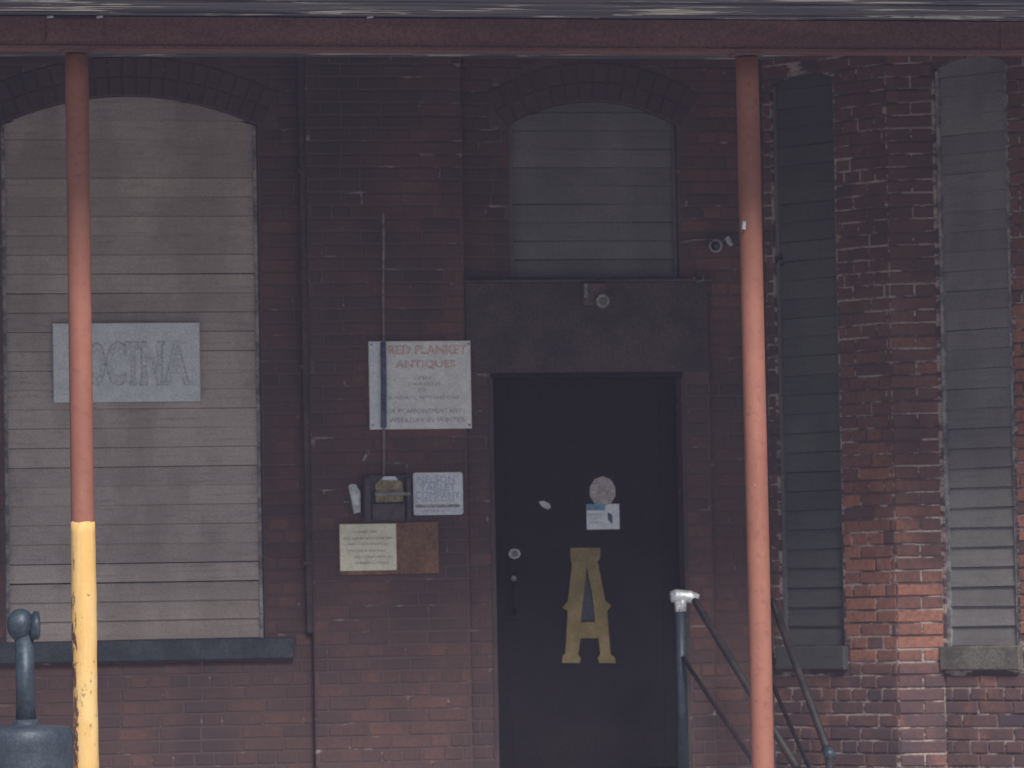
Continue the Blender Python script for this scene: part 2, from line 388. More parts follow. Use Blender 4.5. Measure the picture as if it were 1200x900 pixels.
# --- bricks
BL, BH, J = .203, .057, .0113
CH = BH+J
cands = []      # (frame, wallobj, mat, u0, u1, z0, z1, d, tone)
def course_fill(fr, wobj, mname, u0, u1, z0, z1, dp, blocked=None, hdr=6, phase=0.0, seed=0):
    rnd = random.Random(seed); n = int((z1-z0)/CH)+1
    for i in range(n):
        za = z0+i*CH+J/2; zb = za+BH
        if zb > z1: break
        header = (i % hdr == hdr-1)
        L = (BL-J)/2 if header else BL
        st = u0-((i % 2)*(BL+J)/2 if not header else (BL+J)/4)-phase
        u = st
        while u < u1:
            LL = L+rnd.uniform(-.006, .006)
            if not header and rnd.random() < .07: LL = (BL-J)/2
            a, b = max(u, u0+J/2), min(u+LL, u1-J/2)
            u = u+LL+J
            if b-a < .012: continue
            segs = [(a, b)]
            if blocked: segs = blocked(a, b, za, zb)
            for (a2, b2) in segs:
                if b2-a2 < .01: continue
                t = noise.noise(Vector((a2*1.3+fr.ang*9, i*CH*1.3, seed)))*.5+.5
                t = min(1, max(0, t*.7+rnd.random()*.55-.12))
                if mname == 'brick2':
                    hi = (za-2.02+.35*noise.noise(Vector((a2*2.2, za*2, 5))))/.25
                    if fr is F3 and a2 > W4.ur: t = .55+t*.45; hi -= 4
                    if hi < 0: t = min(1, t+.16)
                    t *= 1-.62*min(1, max(0, hi))  # upper bay bricks darker: dark brick plus some shade put into the tone
                if rnd.random() < .05: t = rnd.random()*.15
                cands.append((fr, wobj, mname, a2, b2, za, zb, dp+rnd.uniform(-.0015, .0015), t))
def cut(segs, a, b):
    out = []
    for x, y in segs:
        if b <= x or a >= y: out.append((x, y)); continue
        if a > x: out.append((x, a-J*.6))
        if b < y: out.append((b+J*.6, y))
    return out
RING = .215
def front_block(a, b, za, zb):
    segs = [(a, b)]; zm = (za+zb)/2
    for w in (W1, W2):
        if zb > w.zb-.002 and za < w.zs: segs = cut(segs, w.ul-J*.4, w.ur+J*.4)
        if zm >= w.zs-.02:
            hw2 = (w.r+RING)**2-(zm-w.zc)**2
            if hw2 > 0:
                hw = min(math.sqrt(hw2), (w.ur-w.ul)/2+.10)
                segs = cut(segs, w.c-hw, w.c+hw)
    if zb > W1.zb-.115 and za < W1.zb: segs = cut(segs, W1.ul-.05, W1.ur+.155)      # stone sill
    if za < dz1 and zb > dz0: segs = cut(segs, dl, dr)
    if za < SURT: segs = cut(segs, SUR[0], SUR[1])
    segs = cut(segs, PIL[0], PIL[1])
    return segs
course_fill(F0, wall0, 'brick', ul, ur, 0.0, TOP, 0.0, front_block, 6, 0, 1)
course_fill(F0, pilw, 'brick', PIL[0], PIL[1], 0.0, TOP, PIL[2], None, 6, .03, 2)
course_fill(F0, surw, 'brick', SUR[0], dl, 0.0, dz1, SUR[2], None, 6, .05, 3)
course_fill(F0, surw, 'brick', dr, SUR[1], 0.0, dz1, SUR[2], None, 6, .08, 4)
def arch_block(w, sill=.115, so=.03, lid=.19):
    def f(a, b, za, zb):
        segs = [(a, b)]
        if zb > w.zb-.002 and za < w.zs: segs = cut(segs, w.ul-J*.4, w.ur+J*.4)
        elif za >= w.zs-.05 and za < w.top(min(max((a+b)/2, w.ul+.01), w.ur-.01))+lid: segs = cut(segs, w.ul-.02, w.ur+.02)
        if zb > w.zb-sill and za < w.zb: segs = cut(segs, w.ul-so, w.ur+so)
        return segs
    return f
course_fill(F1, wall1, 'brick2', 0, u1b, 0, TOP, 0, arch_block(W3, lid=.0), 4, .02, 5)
rq = random.Random(6)
cands = [c for c in cands if not (c[0] is F1 and c[4] <= W3.ul+.01)]
for i in range(int(TOP/CH)):
    za = i*CH+J/2
    if za+BH < TOP and za > W3.zb: cands.append((F1, wall1, 'brick2', .004, W3.ul-.004, za, za+BH, rq.uniform(-.002, .002), rq.random()*.3))
for i in range(int(TOP/CH)):
    za = i*CH+J/2
    if za+BH > TOP: break
    for a, b in ([(J/2, u2c-.004)] if i % 2 else [(J/2, u2c*.54-J/2), (u2c*.54+J/2, u2c-.004)]):
        cands.append((F2, wall2, 'brick2', a, b, za, za+BH, rq.uniform(-.002, .002), min(1, (rq.random()*.6+.35)*(1 if za < 1.95+.15*rq.random() else .5))))  # pier bricks drop in tone higher up too, partly as painted shade
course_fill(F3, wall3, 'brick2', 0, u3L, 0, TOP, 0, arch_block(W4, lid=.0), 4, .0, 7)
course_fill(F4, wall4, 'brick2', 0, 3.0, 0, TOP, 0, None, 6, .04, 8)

# which bricks show largest in the photograph: those are single objects
HIDE = [(62, 378, 236, 472), (430, 398, 554, 504), (482, 552, 545, 605), (388, 610, 516, 674), (424, 556, 482, 612), (880, 60, 908, 900), (80, 60, 116, 900), (0, 845, 85, 900)]
def score(c):
    fr, wo, mn, a, b, za, zb, d, t = c
    p = [proj(fr.P(u, z, d)) for u, z in ((a, za), (b, za), (b, zb), (a, zb))]
    cx = sum(q[0] for q in p)/4; cy = sum(q[1] for q in p)/4
    if not (3 < cx < 1197 and 64 < cy < 897): return 0
    if any(x0 < cx < x1 and y0 < cy < y1 for x0, y0, x1, y1 in HIDE): return 0
    ar = abs(sum(p[i][0]*p[(i+1) % 4][1]-p[(i+1) % 4][0]*p[i][1] for i in range(4)))/2
    return min(ar, 520)*(1+cy/900*1.2)*(1.25 if mn == 'brick2' else 1)
order = sorted(range(len(cands)), key=lambda i: -score(cands[i]))
single = set(order[:300])
VAR = {}
def brick_verts(L, H, d, D, ch, rnd):
    j = lambda s: rnd.uniform(-s, s)
    back = [(-L/2, -H/2), (L/2, -H/2), (L/2, H/2), (-L/2, H/2)]
    fr_ = [(x+j(.0022), z+j(.0018)) for x, z in back]
    ins = [(x*(1-2*ch/L), z*(1-2*ch/H)) for x, z in fr_]
    return [(x, d-D, z) for x, z in back], [(x, d-ch, z) for x, z in fr_], [(x, d+j(.001), z) for x, z in ins]
FACES = [(8, 9, 10, 11)]+[(a, (a+1) % 4, (a+1) % 4+4, a+4) for a in range(4)]+[(a+4, (a+1) % 4+4, (a+1) % 4+8, a+8) for a in range(4)]
def variant(mname, k, tone_bin, kind):
    key = (mname, k, tone_bin, kind)
    if key in VAR: return VAR[key]
    rnd = random.Random(hash((k, tone_bin)) & 0xffff)
    L = {'full': BL, 'half': (BL-J)/2}[kind]
    b, f, i = brick_verts(L, BH, 0, .03, .0035, rnd)
    vs = [(x, -y, z) for x, y, z in b+f+i]
    me = bpy.data.meshes.new('brick'); me.from_pydata(vs, [], FACES); me.materials.append(M[mname])
    a = me.attributes.new('tone', 'FLOAT', 'POINT')
    for q in range(len(vs)): a.data[q].value = (tone_bin+.5)/12
    VAR[key] = me; return me
sv, sf, st_, sm = [], [], [], []
rnd = random.Random(11)
for idx, (fr, wo, mn, a, b, za, zb, d, t) in enumerate(cands):
    L = b-a
    if idx in single:
        kind = 'full' if L > .14 else 'half'
        me = variant(mn, rnd.randrange(3), min(11, int(t*12)), kind)
        o = bpy.data.objects.new('brick', me); COL.objects.link(o)
        o.location = fr.P((a+b)/2, (za+zb)/2, d); o.rotation_euler = (0, 0, fr.ang)
        o.scale = (L/(BL if kind == 'full' else (BL-J)/2), 1, 1)
        o.parent = wo; o.matrix_parent_inverse = wm(wo).inverted()
    else:
        bb, ff, ii = brick_verts(L, zb-za, d, .03, min(.003, L*.2), rnd); n0 = len(sv)
        for x, y, z in bb+ff+ii: sv.append(fr.P((a+b)/2+x, (za+zb)/2+z, y)); st_.append(t)
        sf += [tuple(v+n0 for v in q) for q in FACES]; sm += [0 if mn == 'brick' else 1]*len(FACES)
# arch rings of soldier bricks join the remaining brickwork
def voussoirs(fr, w, dp, mi, depth=.20, pitch=.068, lift=.012):
    a0 = math.asin(min(1, ((w.ur-w.ul)/2+.02)/w.r)); n = max(3, int(2*a0*w.r/pitch))
    for k in range(n):
        t0 = -a0+2*a0*k/n+.0045/w.r; t1 = -a0+2*a0*(k+1)/n-.0045/w.r
        dd = dp+rnd.uniform(-.002, .002)
        for (r0, r1) in ((w.r+.004, w.r+.004+depth*.5-.005), (w.r+depth*.5+.006, w.r+depth+.004)):
            pts = [(w.c+math.sin(t)*r, w.zc+math.cos(t)*r) for t, r in ((t0, r0), (t1, r0), (t1, r1), (t0, r1))]
            if min(p[1] for p in pts) > TOP: continue
            n0 = len(sv); cx = sum(p[0] for p in pts)/4; cz = sum(p[1] for p in pts)/4
            tt = rnd.random()*.3
            for s, dq in ((1, dd-.03), (1, dd-.003), (.93, dd)):
                for u, z in pts: sv.append(fr.P(cx+(u-cx)*s, cz+(z-cz)*s, dq)); st_.append(tt)
            sf.extend(tuple(v+n0 for v in q) for q in FACES); sm.extend([mi]*len(FACES))
voussoirs(F0, W1, .004, 0); voussoirs(F0, W2, .004, 0)
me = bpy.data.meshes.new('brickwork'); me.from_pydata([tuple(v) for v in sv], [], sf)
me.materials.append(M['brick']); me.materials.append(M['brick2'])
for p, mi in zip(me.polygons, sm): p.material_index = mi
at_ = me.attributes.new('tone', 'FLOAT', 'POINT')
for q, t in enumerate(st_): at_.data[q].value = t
bw = obj('brickwork', me); bw['kind'] = 'stuff'; bw.parent = bld; bw.matrix_parent_inverse = wm(bld).inverted()

# --- boarded windows
def boarded(fr, w, m, pitch, dep, seed, trim=True, sill=None, label=None):
    rnd = random.Random(seed)
    bm = bmesh.new(); n = 20
    outline = [(w.ul, w.zb), (w.ur, w.zb)]+[(w.ur-(w.ur-w.ul)*i/n, w.top(w.ur-(w.ur-w.ul)*i/n)) for i in range(n+1)]
    prism(bm, fr, outline, -dep-.05, -dep-.012)
    win = part('window', bm, bld, [M['gap']])
    if label: win['label'] = label
    z = w.zb+.002
    while z < w.za:
        z1 = z+pitch-(.0012+.0024*rnd.random()**1.5+(.004 if seed == 1 and 2 < (z-w.zb)/pitch < 3.2 else 0)); lo, hi = w.ul+.006, w.ur-.006
        ztop = min(z1, w.za-.002)
        pts = [(lo, z), (hi, z)]
        if z1 <= w.zs: pts += [(hi, z1), (lo, z1)]
        else:
            if z > w.zs:
                hw = math.sqrt(max((w.r-.003)**2-(z-w.zc)**2, 0)); pts = [(w.c-hw, z), (w.c+hw, z)]; lo2, hi2 = w.c-hw, w.c+hw
            else: lo2, hi2 = lo, hi
            q = 16
            for i in range(q+1):
                u = hi2-(hi2-lo2)*i/q; zz = min(w.top(u)-.003, z1)
                if zz > z+.0005: pts.append((u, zz))
        if len(pts) >= 4 and (max(p[0] for p in pts)-min(p[0] for p in pts)) > .1 and max(p[1] for p in pts)-z > .008:
            bm = bmesh.new(); tilt = rnd.uniform(-.0015, .0015); bow = rnd.uniform(-.002, .003)
            fv, bv = [], []
            for u, zz in pts:
                k = (zz-z)/pitch; lap = .014*(1-k)-.001
                s = (u-w.c)/(w.ur-w.ul)*2
                fv.append(bm.verts.new(fr.P(u, zz+tilt*s, -dep+lap+bow*(1-s*s))))
                bv.append(bm.verts.new(fr.P(u, zz+tilt*s, -dep-.012)))
            bm.faces.new(fv); bm.faces.new(bv[::-1]); nn = len(pts)
            for i in range(nn): bm.faces.new((fv[i], fv[(i+1) % nn], bv[(i+1) % nn], bv[i]))
            o = part('shutter_board', bm, win, [m])
            a = o.data.attributes.new('tone', 'FLOAT', 'POINT'); t = rnd.random()
            for q in range(len(a.data)): a.data[q].value = t
        z += pitch+rnd.uniform(-.0012, .0012)
    if trim:
        for s, uu in ((0, w.ul), (1, w.ur)):
            bm = bmesh.new(); slab(bm, fr, uu-(.004 if s else -.002), uu+(-.022 if s else .022), w.zb, w.zs-.01, -dep-.005, -dep+.022)
            part('frame_edge', bm, win, [trim])
    if sill:
        bm = bmesh.new(); slab(bm, fr, *sill[:4], -.06, sill[4], 0, .006); part('sill', bm, win, [sill[5]])
    return win
boarded(F0, W1, M['board'], .1012, .045, 1, M['trim'], (W1.ul-.045, W1.ur+.15, W1.zb-.112, W1.zb-.001, .05, M['sill_dark']),
        'tall arched window closed with weathered grey boards')
boarded(F0, W2, M['board_dark'], .099, .06, 2, M['board_dark'], (W2.ul-.06, W2.ur+.02, W2.zb-.03, W2.zb-.001, .03, M['sill_dark']),
        'short arched window over the door closed with dark slate boards')
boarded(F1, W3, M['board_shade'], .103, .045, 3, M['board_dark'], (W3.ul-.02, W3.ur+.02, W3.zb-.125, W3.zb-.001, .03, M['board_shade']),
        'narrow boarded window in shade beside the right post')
boarded(F3, W4, M['board_bay'], .103, .04, 4, M['trim'], (W4.ul-.022, W4.ur+.02, W4.zb-.125, W4.zb-.001, .03, M['sill_grey']),
        'narrow boarded window beside the right-hand brick pier')

# --- door surround lintel, jamb edges, door
bm = bmesh.new(); slab(bm, F0, SUR[0], SUR[1], dz1+.002, SURT, -.006, SUR[2]+.012, 0, .004); part('lintel', bm, surw, [M['lintel']])
bm = bmesh.new(); slab(bm, F0, SUR[0]-.01, SUR[1]+.02, SURT+.001, SURT+.010, -.004, SUR[2]+.022); part('lintel_ledge', bm, surw, [M['jamb']])
bm = bmesh.new(); slab(bm, F0, dl, dr, dz1-.024, dz1, -.14, SUR[2]-.02); part('door_head', bm, surw, [M['door']])
bm = bmesh.new(); slab(bm, F0, dl-.012, dl+.012, FLOOR, dz1-.026, -.14, SUR[2]+.004); part('jamb', bm, surw, [M['peel']])
bm = bmesh.new(); slab(bm, F0, dr-.012, dr+.010, FLOOR, dz1-.026, -.14, SUR[2]+.004); part('jamb', bm, surw, [M['peel']])
DY = -.10                                                     # door leaf face depth (behind the wall face)
bm = bmesh.new(); slab(bm, F0, dl+.013, dr-.013, FLOOR+.008, dz1-.02, DY-.05, DY, 0, .003)
door = part('door', bm, bld, [M['door']]); door['label'] = 'black door with a gold letter A and two stickers'
FD = Frame((0, -(-0.0)), 0.0)
def onD(px, py): p = at(px, py, -DY-.0); return p.x, p.z      # plane of the door leaf
bm = bmesh.new()
for (x0, y0, x1, y1) in ((600, 462, 788, 470), (600, 600, 606, 606)):
    pass
# raised stiles so that the leaf is not one flat sheet
for a, b, c, e in ((dl+.015, dl+.11, FLOOR+.01, dz1-.022), (dr-.11, dr-.015, FLOOR+.01, dz1-.022)):
    slab(bm, F0, a, b, c, e, DY-.002, DY+.0025, 0, .002)
slab(bm, F0, dl+.112, dr-.112, dz1-.13, dz1-.022, DY-.002, DY+.0025, 0, .002)
slab(bm, F0, dl+.112, dr-.112, FLOOR+.01, FLOOR+.2, DY-.002, DY+.0025, 0, .002)
part('door_rail', bm, door, [M['door']])
# the gold letter A: slab serifs, flat top, small spurs halfway
def L_(pts): return [onD(x, y) for x, y in pts]
outer_l = [(658, 777), (659, 768), (662, 766), (665, 716), (659, 712), (665, 704), (670, 662), (668, 654), (668, 642), (703, 642), (703, 654), (700, 658),
           (709, 704), (716, 710), (711, 716), (715, 767), (720, 770), (721, 777), (702, 777), (700, 771), (703, 767), (701, 748), (681, 748), (678, 767), (681, 771), (679, 777)]
hole = [(688, 664), (681, 727), (696, 727), (694, 700), (690, 668)]
bm = bmesh.new()
# split the glyph at the counter so the hole stays open
left = [(658, 777), (659, 768), (662, 766), (665, 716), (659, 712), (665, 704), (670, 662), (668, 654), (668, 642), (687, 642), (687, 664), (680, 729), (680, 748), (677, 767), (680, 771), (679, 777)]
right = [(687, 642), (703, 642), (703, 654), (700, 658), (709, 704), (716, 710), (711, 716), (715, 767), (720, 770), (721, 777), (702, 777), (700, 771), (703, 767), (701, 748), (680, 748), (680, 729), (697, 729), (694, 700), (687, 664)]
for pl in (left, right): prism(bm, F0, L_(pl)[::-1], DY+.001, DY+.011)
part('letter', bm, door, [M['gold']])
bm = bmesh.new(); prism(bm, F0, L_([(686, 668), (679, 727), (697, 727), (693, 700)])[::-1], DY+.001, DY+.003); part('letter_counter', bm, door, [M['sill_dark']])
# stickers
bm = bmesh.new(); u, z = onD(706, 576); prism(bm, F0, [(u+.073*math.cos(t), z+.082*math.sin(t)) for t in [2*math.pi*k/10+.3 for k in range(10)]], DY+.001, DY+.004)
for q, (s, e, h) in enumerate(((-.04, .042, .012), (-.052, .052, .016), (-.052, -.004, .012), (.01, .052, .012), (-.012, .022, .012))):
    zz = z+(.045, .018, -.006, -.006, -.05)[q]; letters(bm, F0, ('SECURITY', 'GUARDED', 'ALARM', 'HERE', 'USA')[q], u+s, u+e, zz, h, 0, DY+.0046, 1)
part('round_sticker', bm, door, [M['stick_round'], M['blacktext']])
bm = bmesh.new(); a = onD(687, 591); b = onD(726, 620)
slab(bm, F0, a[0], b[0], b[1], a[1], DY+.001, DY+.0035, 0)
e = onD(709, 598); slab(bm, F0, a[0], e[0], e[1], a[1]+.001, DY+.003, DY+.0042, 1)
g = onD(690, 600); h2 = onD(706, 615)
for q in range(3): letters(bm, F0, ('NOTICE', 'ON DUTY', 'CALL')[q], g[0], h2[0], g[1]-.012-q*.022, .011, 0, DY+.0046, 2)
prism(bm, F0, L_([(712, 600), (717, 603), (718, 611), (716, 614), (712, 608)])[::-1], DY+.003, DY+.0046, 3)
part('square_sticker', bm, door, [M['bluewhite'], M['stick_blue'], M['blacktext'], M['bluesleeve']])
# latch hardware
bm = bmesh.new(); u, z = onD(602, 649)
disc(bm, F0, u, z, .033, DY+.004, DY+.03, 8, 0, .85); disc(bm, F0, u, z, .018, DY+.03, DY+.038, 16, 1)
part('deadbolt', bm, door, [M['ltgrey'], M['cable']])
bm = bmesh.new(); u, z = onD(602, 700)
slab(bm, F0, u-.03, u+.03, z-.12, z+.13, DY+.004, DY+.010, 0, .003); disc(bm, F0, u, z+.10, .014, DY+.01, DY+.018, 14, 1)
tube(bm, [F0.P(u, z+.06, DY+.01), F0.P(u, z+.05, DY+.05), F0.P(u, z-.06, DY+.055), F0.P(u, z-.09, DY+.01)], .009, 10, 0)
part('door_handle', bm, door, [M['door'], M['trim']])
bm = bmesh.new(); prism(bm, F0, L_([(631, 588), (636, 587), (643, 590), (645, 595), (641, 597), (635, 594)])[::-1], DY+.004, DY+.018)
part('knob_highlight', bm, door, [M['ltgrey']])  # pale chip standing in for a knob-like highlight on the door

# ---------------------------------------------------------------- ground, landing, steps
bm = bmesh.new(); v = [bm.verts.new(p) for p in ((-600, -600, 0), (600, -600, 0), (600, 600, 0), (-600, 600, 0))]; bm.faces.new(v)
tag(part('ground', bm, None, [M['asphalt']]), kind='structure')
bm = bmesh.new(); box(bm, (-30, -16, .004), (30, -.31, .02)); tag(part('pavement', bm, None, [M['concrete']]), kind='structure')  # unseen apron, kept pale to bounce light under the canopy
rail1a, rail1b = at(797, 700, -.62), at(934, 900, -2.05)
rail2a, rail2b = at(889, 702, -.62), at(972, 885, -1.95)
st = empty('concrete_steps', (.9, -.6, 0), 'concrete landing and steps below the black door', 'steps')
bm = bmesh.new(); box(bm, (dl-.35, -.66, .02), (rail2a.x+.08, -.03, FLOOR)); part('landing', bm, st, [M['concrete']])
for k in range(3):
    zt = FLOOR-(k+1)*.165; bm = bmesh.new(); box(bm, (rail1a.x-.06, -.66-(k+1)*.36, .02), (rail2a.x+.3, -.66-k*.36-.001, zt)); part('step', bm, st, [M['concrete']])
def rail(a, b, mrail, label, end=None):
    r = empty('handrail', (a.x, a.y, FLOOR), label, 'handrail', 'handrails of the door steps')
    bm = bmesh.new(); tube(bm, [(a.x, a.y, FLOOR), (a.x, a.y, a.z-.02)], .026, 18); part('post', bm, r, [M['pipe']], True)
    bm = bmesh.new(); q = a+Vector((.07, -.02, -.012)); tube(bm, [a, q, q+(b-q)*.15, b], .020, 14); part('rail', bm, r, [mrail], True)
    bm = bmesh.new(); tube(bm, [(b.x, b.y, .02), (b.x, b.y, b.z)], .022, 14); part('post', bm, r, [mrail], True)
    bm = bmesh.new(); off = Vector((0, 0, -.30)); tube(bm, [a+off, b+off], .011, 10); part('lower_rail', bm, r, [M['pipe_dark']], True)
    return r
r1 = rail(rail1a, rail1b, M['pipe_dark'], 'steel handrail with silver tape on its top, left side of the steps')
bm = bmesh.new(); tube(bm, [rail1a+Vector((-.05, 0, .002)), rail1a+Vector((-.02, 0, .006)), rail1a+Vector((.05, -.01, .0)), rail1a+Vector((.09, -.03, -.012))], [.026, .034, .031, .024], 16, 0, .25)
tube(bm, [rail1a+Vector((0, 0, .0)), rail1a+Vector((0, 0, -.075))], [.034, .031], 16, 0, .3)
part('tape', bm, r1, [M['tape']], True)
r2 = rail(rail2a, rail2b, M['pipe_dark'], 'dark steel handrail behind the right post with a bluish end cap')
bm = bmesh.new(); dd = (rail2b-rail2a).normalized(); tube(bm, [rail2b-dd*.05, rail2b+dd*.02], .029, 16); part('end_cap', bm, r2, [M['pipe']], True)

# ---------------------------------------------------------------- canopy and posts
YP = -2.5
beam_z0, beam_z1 = at(600, 60.5, YP).z, at(600, 24, YP).z
X0, X1 = -6.5, 6.5
cp = empty('canopy', (0, YP, beam_z0), 'flat canopy roof on a dark red steel beam along the top of the photo', 'canopy')
bm = bmesh.new(); box(bm, (X0, YP-.05, beam_z0+.012), (X1, YP+.05, beam_z1)); part('beam', bm, cp, [M['beam']])
bm = bmesh.new(); box(bm, (X0, YP-.062, beam_z0-.004), (X1, YP+.062, beam_z0+.011)); part('beam_flange', bm, cp, [M['beam']])
SL = .05
def dz(y): return beam_z1+.012+(y-YP)*SL
nb = 0; y = -3.716
while y < -.02:
    y2 = min(y+.148, -.02)
    bm = bmesh.new(); rr = random.Random(nb); o_ = rr.uniform(-.006, .006)
    vs = []
    for xx in (X0, X1):
        for yy, zz in ((y, dz(y)+o_), (y2-.006, dz(y2-.006)+o_), (y2-.006, dz(y2-.006)+.03), (y, dz(y)+.03)): vs.append(bm.verts.new((xx, yy, zz)))
    for f in ((0, 1, 2, 3), (7, 6, 5, 4), (0, 4, 5, 1), (1, 5, 6, 2), (2, 6, 7, 3), (3, 7, 4, 0)): bm.faces.new([vs[i] for i in f])
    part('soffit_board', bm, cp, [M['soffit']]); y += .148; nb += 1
bm = bmesh.new(); vs = []
for xx in (X0-.03, X1+.03):
    for yy, zz in ((-3.76, dz(-3.76)+.034), (.25, dz(.25)+.034), (.25, dz(.25)+.16), (-3.76, dz(-3.76)+.16)): vs.append(bm.verts.new((xx, yy, zz)))
for f in ((0, 1, 2, 3), (7, 6, 5, 4), (0, 4, 5, 1), (1, 5, 6, 2), (2, 6, 7, 3), (3, 7, 4, 0)): bm.faces.new([vs[i] for i in f])
part('roof', bm, cp, [M['roof']])
p = at(88, 40, YP-.05); bm = bmesh.new(); box(bm, (p.x-.13, YP-.060, beam_z0+.03), (p.x+.13, YP-.0505, beam_z1-.012)); part('splice_plate', bm, cp, [M['beam']])
p = at(1172, 40, YP-.05); bm = bmesh.new(); box(bm, (p.x, YP-.058, beam_z0+.013), (p.x+.02, YP-.0505, beam_z1-.002)); part('splice_plate', bm, cp, [M['beam']])
# light grey bolts along the beam top, one standing in for a bright highlight
for px in (55, 113, 430, 697, 1165):
    p = at(px, 20, YP-.06); bm = bmesh.new(); tube(bm, [p, p+Vector((.03, 0, .004))], .007, 8); part('bolt', bm, cp, [M['ltgrey']])
def post(px_top, px_bot, yel_py, label):
    t, b = at(px_top, 60, YP), at(px_bot, 900, YP)
    x = (t.x+b.x)/2; root = empty('canopy_post', (x, YP, 0.02), label, 'post', 'round steel posts carrying the canopy')
    zt = beam_z0-.005; dirv = (t-b)/(t.z-b.z)
    P = lambda z: Vector((b.x+dirv.x*(z-b.z), YP, z))
    zs = [.035+(zt-.035-.02)*i/30 for i in range(31)]
    bm = bmesh.new(); tube(bm, [P(z) for z in zs], .0545, 32, 0, .01); part('pipe', bm, root, [M['post']], True)
    bm = bmesh.new(); box(bm, (P(0).x-.11, YP-.11, .021), (P(0).x+.11, YP+.11, .034)); part('base_plate', bm, root, [M['post']])
    bm = bmesh.new(); box(bm, (P(zt).x-.075, YP-.06, zt-.012), (P(zt).x+.075, YP+.06, zt)); part('cap_plate', bm, root, [M['beam']])
    if yel_py:
        zy = at(px_bot-6, yel_py, YP).z; bm = bmesh.new()
        zz = [.036+(zy-.036)*i/40 for i in range(41)]
        tube(bm, [P(z) for z in zz], [.0580+.0014*math.sin(z*9)+.0008*math.sin(z*31) for z in zz], 40, 0, .012)
        for v in bm.verts:
            if v.co.z > zy-.001: v.co.z += .014*noise.noise(Vector(((v.co.x-P(0).x)*60, (v.co.y-YP)*60, 1)))
        o = part('yellow_paint_band', bm, root, [M['yellow']], True)
    return root
post(89.5, 101, 612, 'red-brown canopy post with its lower part painted chipped yellow')
rp = post(875, 894, None, 'plain red-brown canopy post right of the black door')
bm = bmesh.new(); p = at(871.5, 264, YP-.056); tube(bm, [p+Vector((0, 0, -.02)), p+Vector((.003, 0, .02))], .01, 8); part('paint_fleck', bm, rp, [M['ltgrey']])

# ---------------------------------------------------------------- signs and fittings
def pl(d):
    "returns px -> (u,z) on a plane d metres in front of the front wall"
    def f(px, py): p = at(px, py, -d); return p.x, p.z
    return f
def mk(name, loc, label, cat, group=None): return empty(name, loc, label, cat, group)
# faded grey sign on the left boards
q = pl(.0); c0 = q(62, 379); c1 = q(235, 470)
s = mk('sign', ((c0[0]+c1[0])/2, -.0, c1[1]), 'faded blue-grey sign with large serif letters on the boarded arched window', 'sign')
bm = bmesh.new(); slab(bm, F0, c0[0], c1[0], c1[1], c0[1], -.03, .0, 0, .002); part('panel', bm, s, [M['greysign']])
def serif_letters(bm, mi, bold, d0):
    zt = q(160, 401)[1]; zb = q(160, 451)[1]; zc = (zt+zb)/2; h = zt-zb
    for ch, a, b in (('M', 70, 98), ('O', 103, 123), ('C', 125, 147), ('T', 147, 165), ('N', 166, 190), ('A', 193, 221)):
        ua, ub = q(a, 425)[0], q(b, 425)[0]
        if ch == 'M': continue
        d = d0+a*2e-6
        letters(bm, F0, ch, ua-bold, ub+bold, zc, h+2*bold, 0, d, mi, .03)
        sw = .035
        for uu in {'T': [(ua+ub)/2-.002], 'N': [ua+.008, ub-.008], 'A': [ua, ub]}.get(ch, []):
            slab(bm, F0, uu-sw/2-bold, uu+sw/2+bold, zb-bold, zb+.014+bold, d-.0008, d+.0002, mi)
        if ch == 'N': slab(bm, F0, ua-.012-bold, ua+.02+bold, zt-.012-bold, zt+bold, d-.0008, d+.0002, mi); slab(bm, F0, ub-.02-bold, ub+.012+bold, zt-.012-bold, zt+bold, d-.0008, d+.0002, mi)
bm = bmesh.new(); serif_letters(bm, 0, .0045, .0015); part('lettering', bm, s, [M['greyedge']])
bm = bmesh.new(); serif_letters(bm, 0, -.0015, .0030); part('lettering', bm, s, [M['greyletter']])
# large white notice sign on the pilaster
D1 = PIL[2]; q = pl(D1+.02)
c0 = q(432, 400); c1 = q(553, 502)
s = mk('sign', (c0[0], -D1, c1[1]), 'large white notice sign with faded red heading on the brick pilaster', 'sign')
bm = bmesh.new(); slab(bm, F0, c0[0], c1[0], c1[1], c0[1], D1+.002, D1+.02, 0, .002); part('panel', bm, s, [M['white']])
FQ = F0
def put(bm, text, x0, x1, yc, hpx, d, mi=0, bold=0.0):
    a = q(x0, yc); b = q(x1, yc); letters(bm, F0, text, a[0], b[0], a[1], hpx/220, 0, d, mi, bold)
bm = bmesh.new(); put(bm, 'RED PLANKET', 455, 547, 410, 11, D1+.0206, 0, .03); put(bm, 'ANTIQUES', 463, 534, 427.5, 10.5, D1+.0206, 0, .03)
part('red_lettering', bm, s, [M['redtext']])
bm = bmesh.new()
for t, x0, x1, yc, h in (('OPEN', 485, 504, 443, 4), ('THURSDAYS', 478, 516, 450, 4), ('TO', 490, 499, 457, 3.5), ('SUNDAYS, AFTERNOONS', 455, 538, 466.5, 4.5),
                         ('OR BY APPOINTMENT ANY', 454, 541, 482, 5.5), ('WEEKDAY IN WINTER', 456, 545, 492.5, 5.5)):
    put(bm, t, x0, x1, yc, h, D1+.0206)
part('black_lettering', bm, s, [M['blacktext']])
bm = bmesh.new(); a = q(433, 401); b = q(444, 501); slab(bm, F0, a[0], b[0], b[1], a[1], D1+.02, D1+.0212); part('side_strip', bm, s, [M['bluewhite']])
for x, y in ((435, 404), (549, 403), (437, 498), (550, 498)):
    bm = bmesh.new(); a = q(x, y); disc(bm, F0, a[0], a[1], .006, D1+.02, D1+.0235, 10); part('screw', bm, s, [M['cable']])
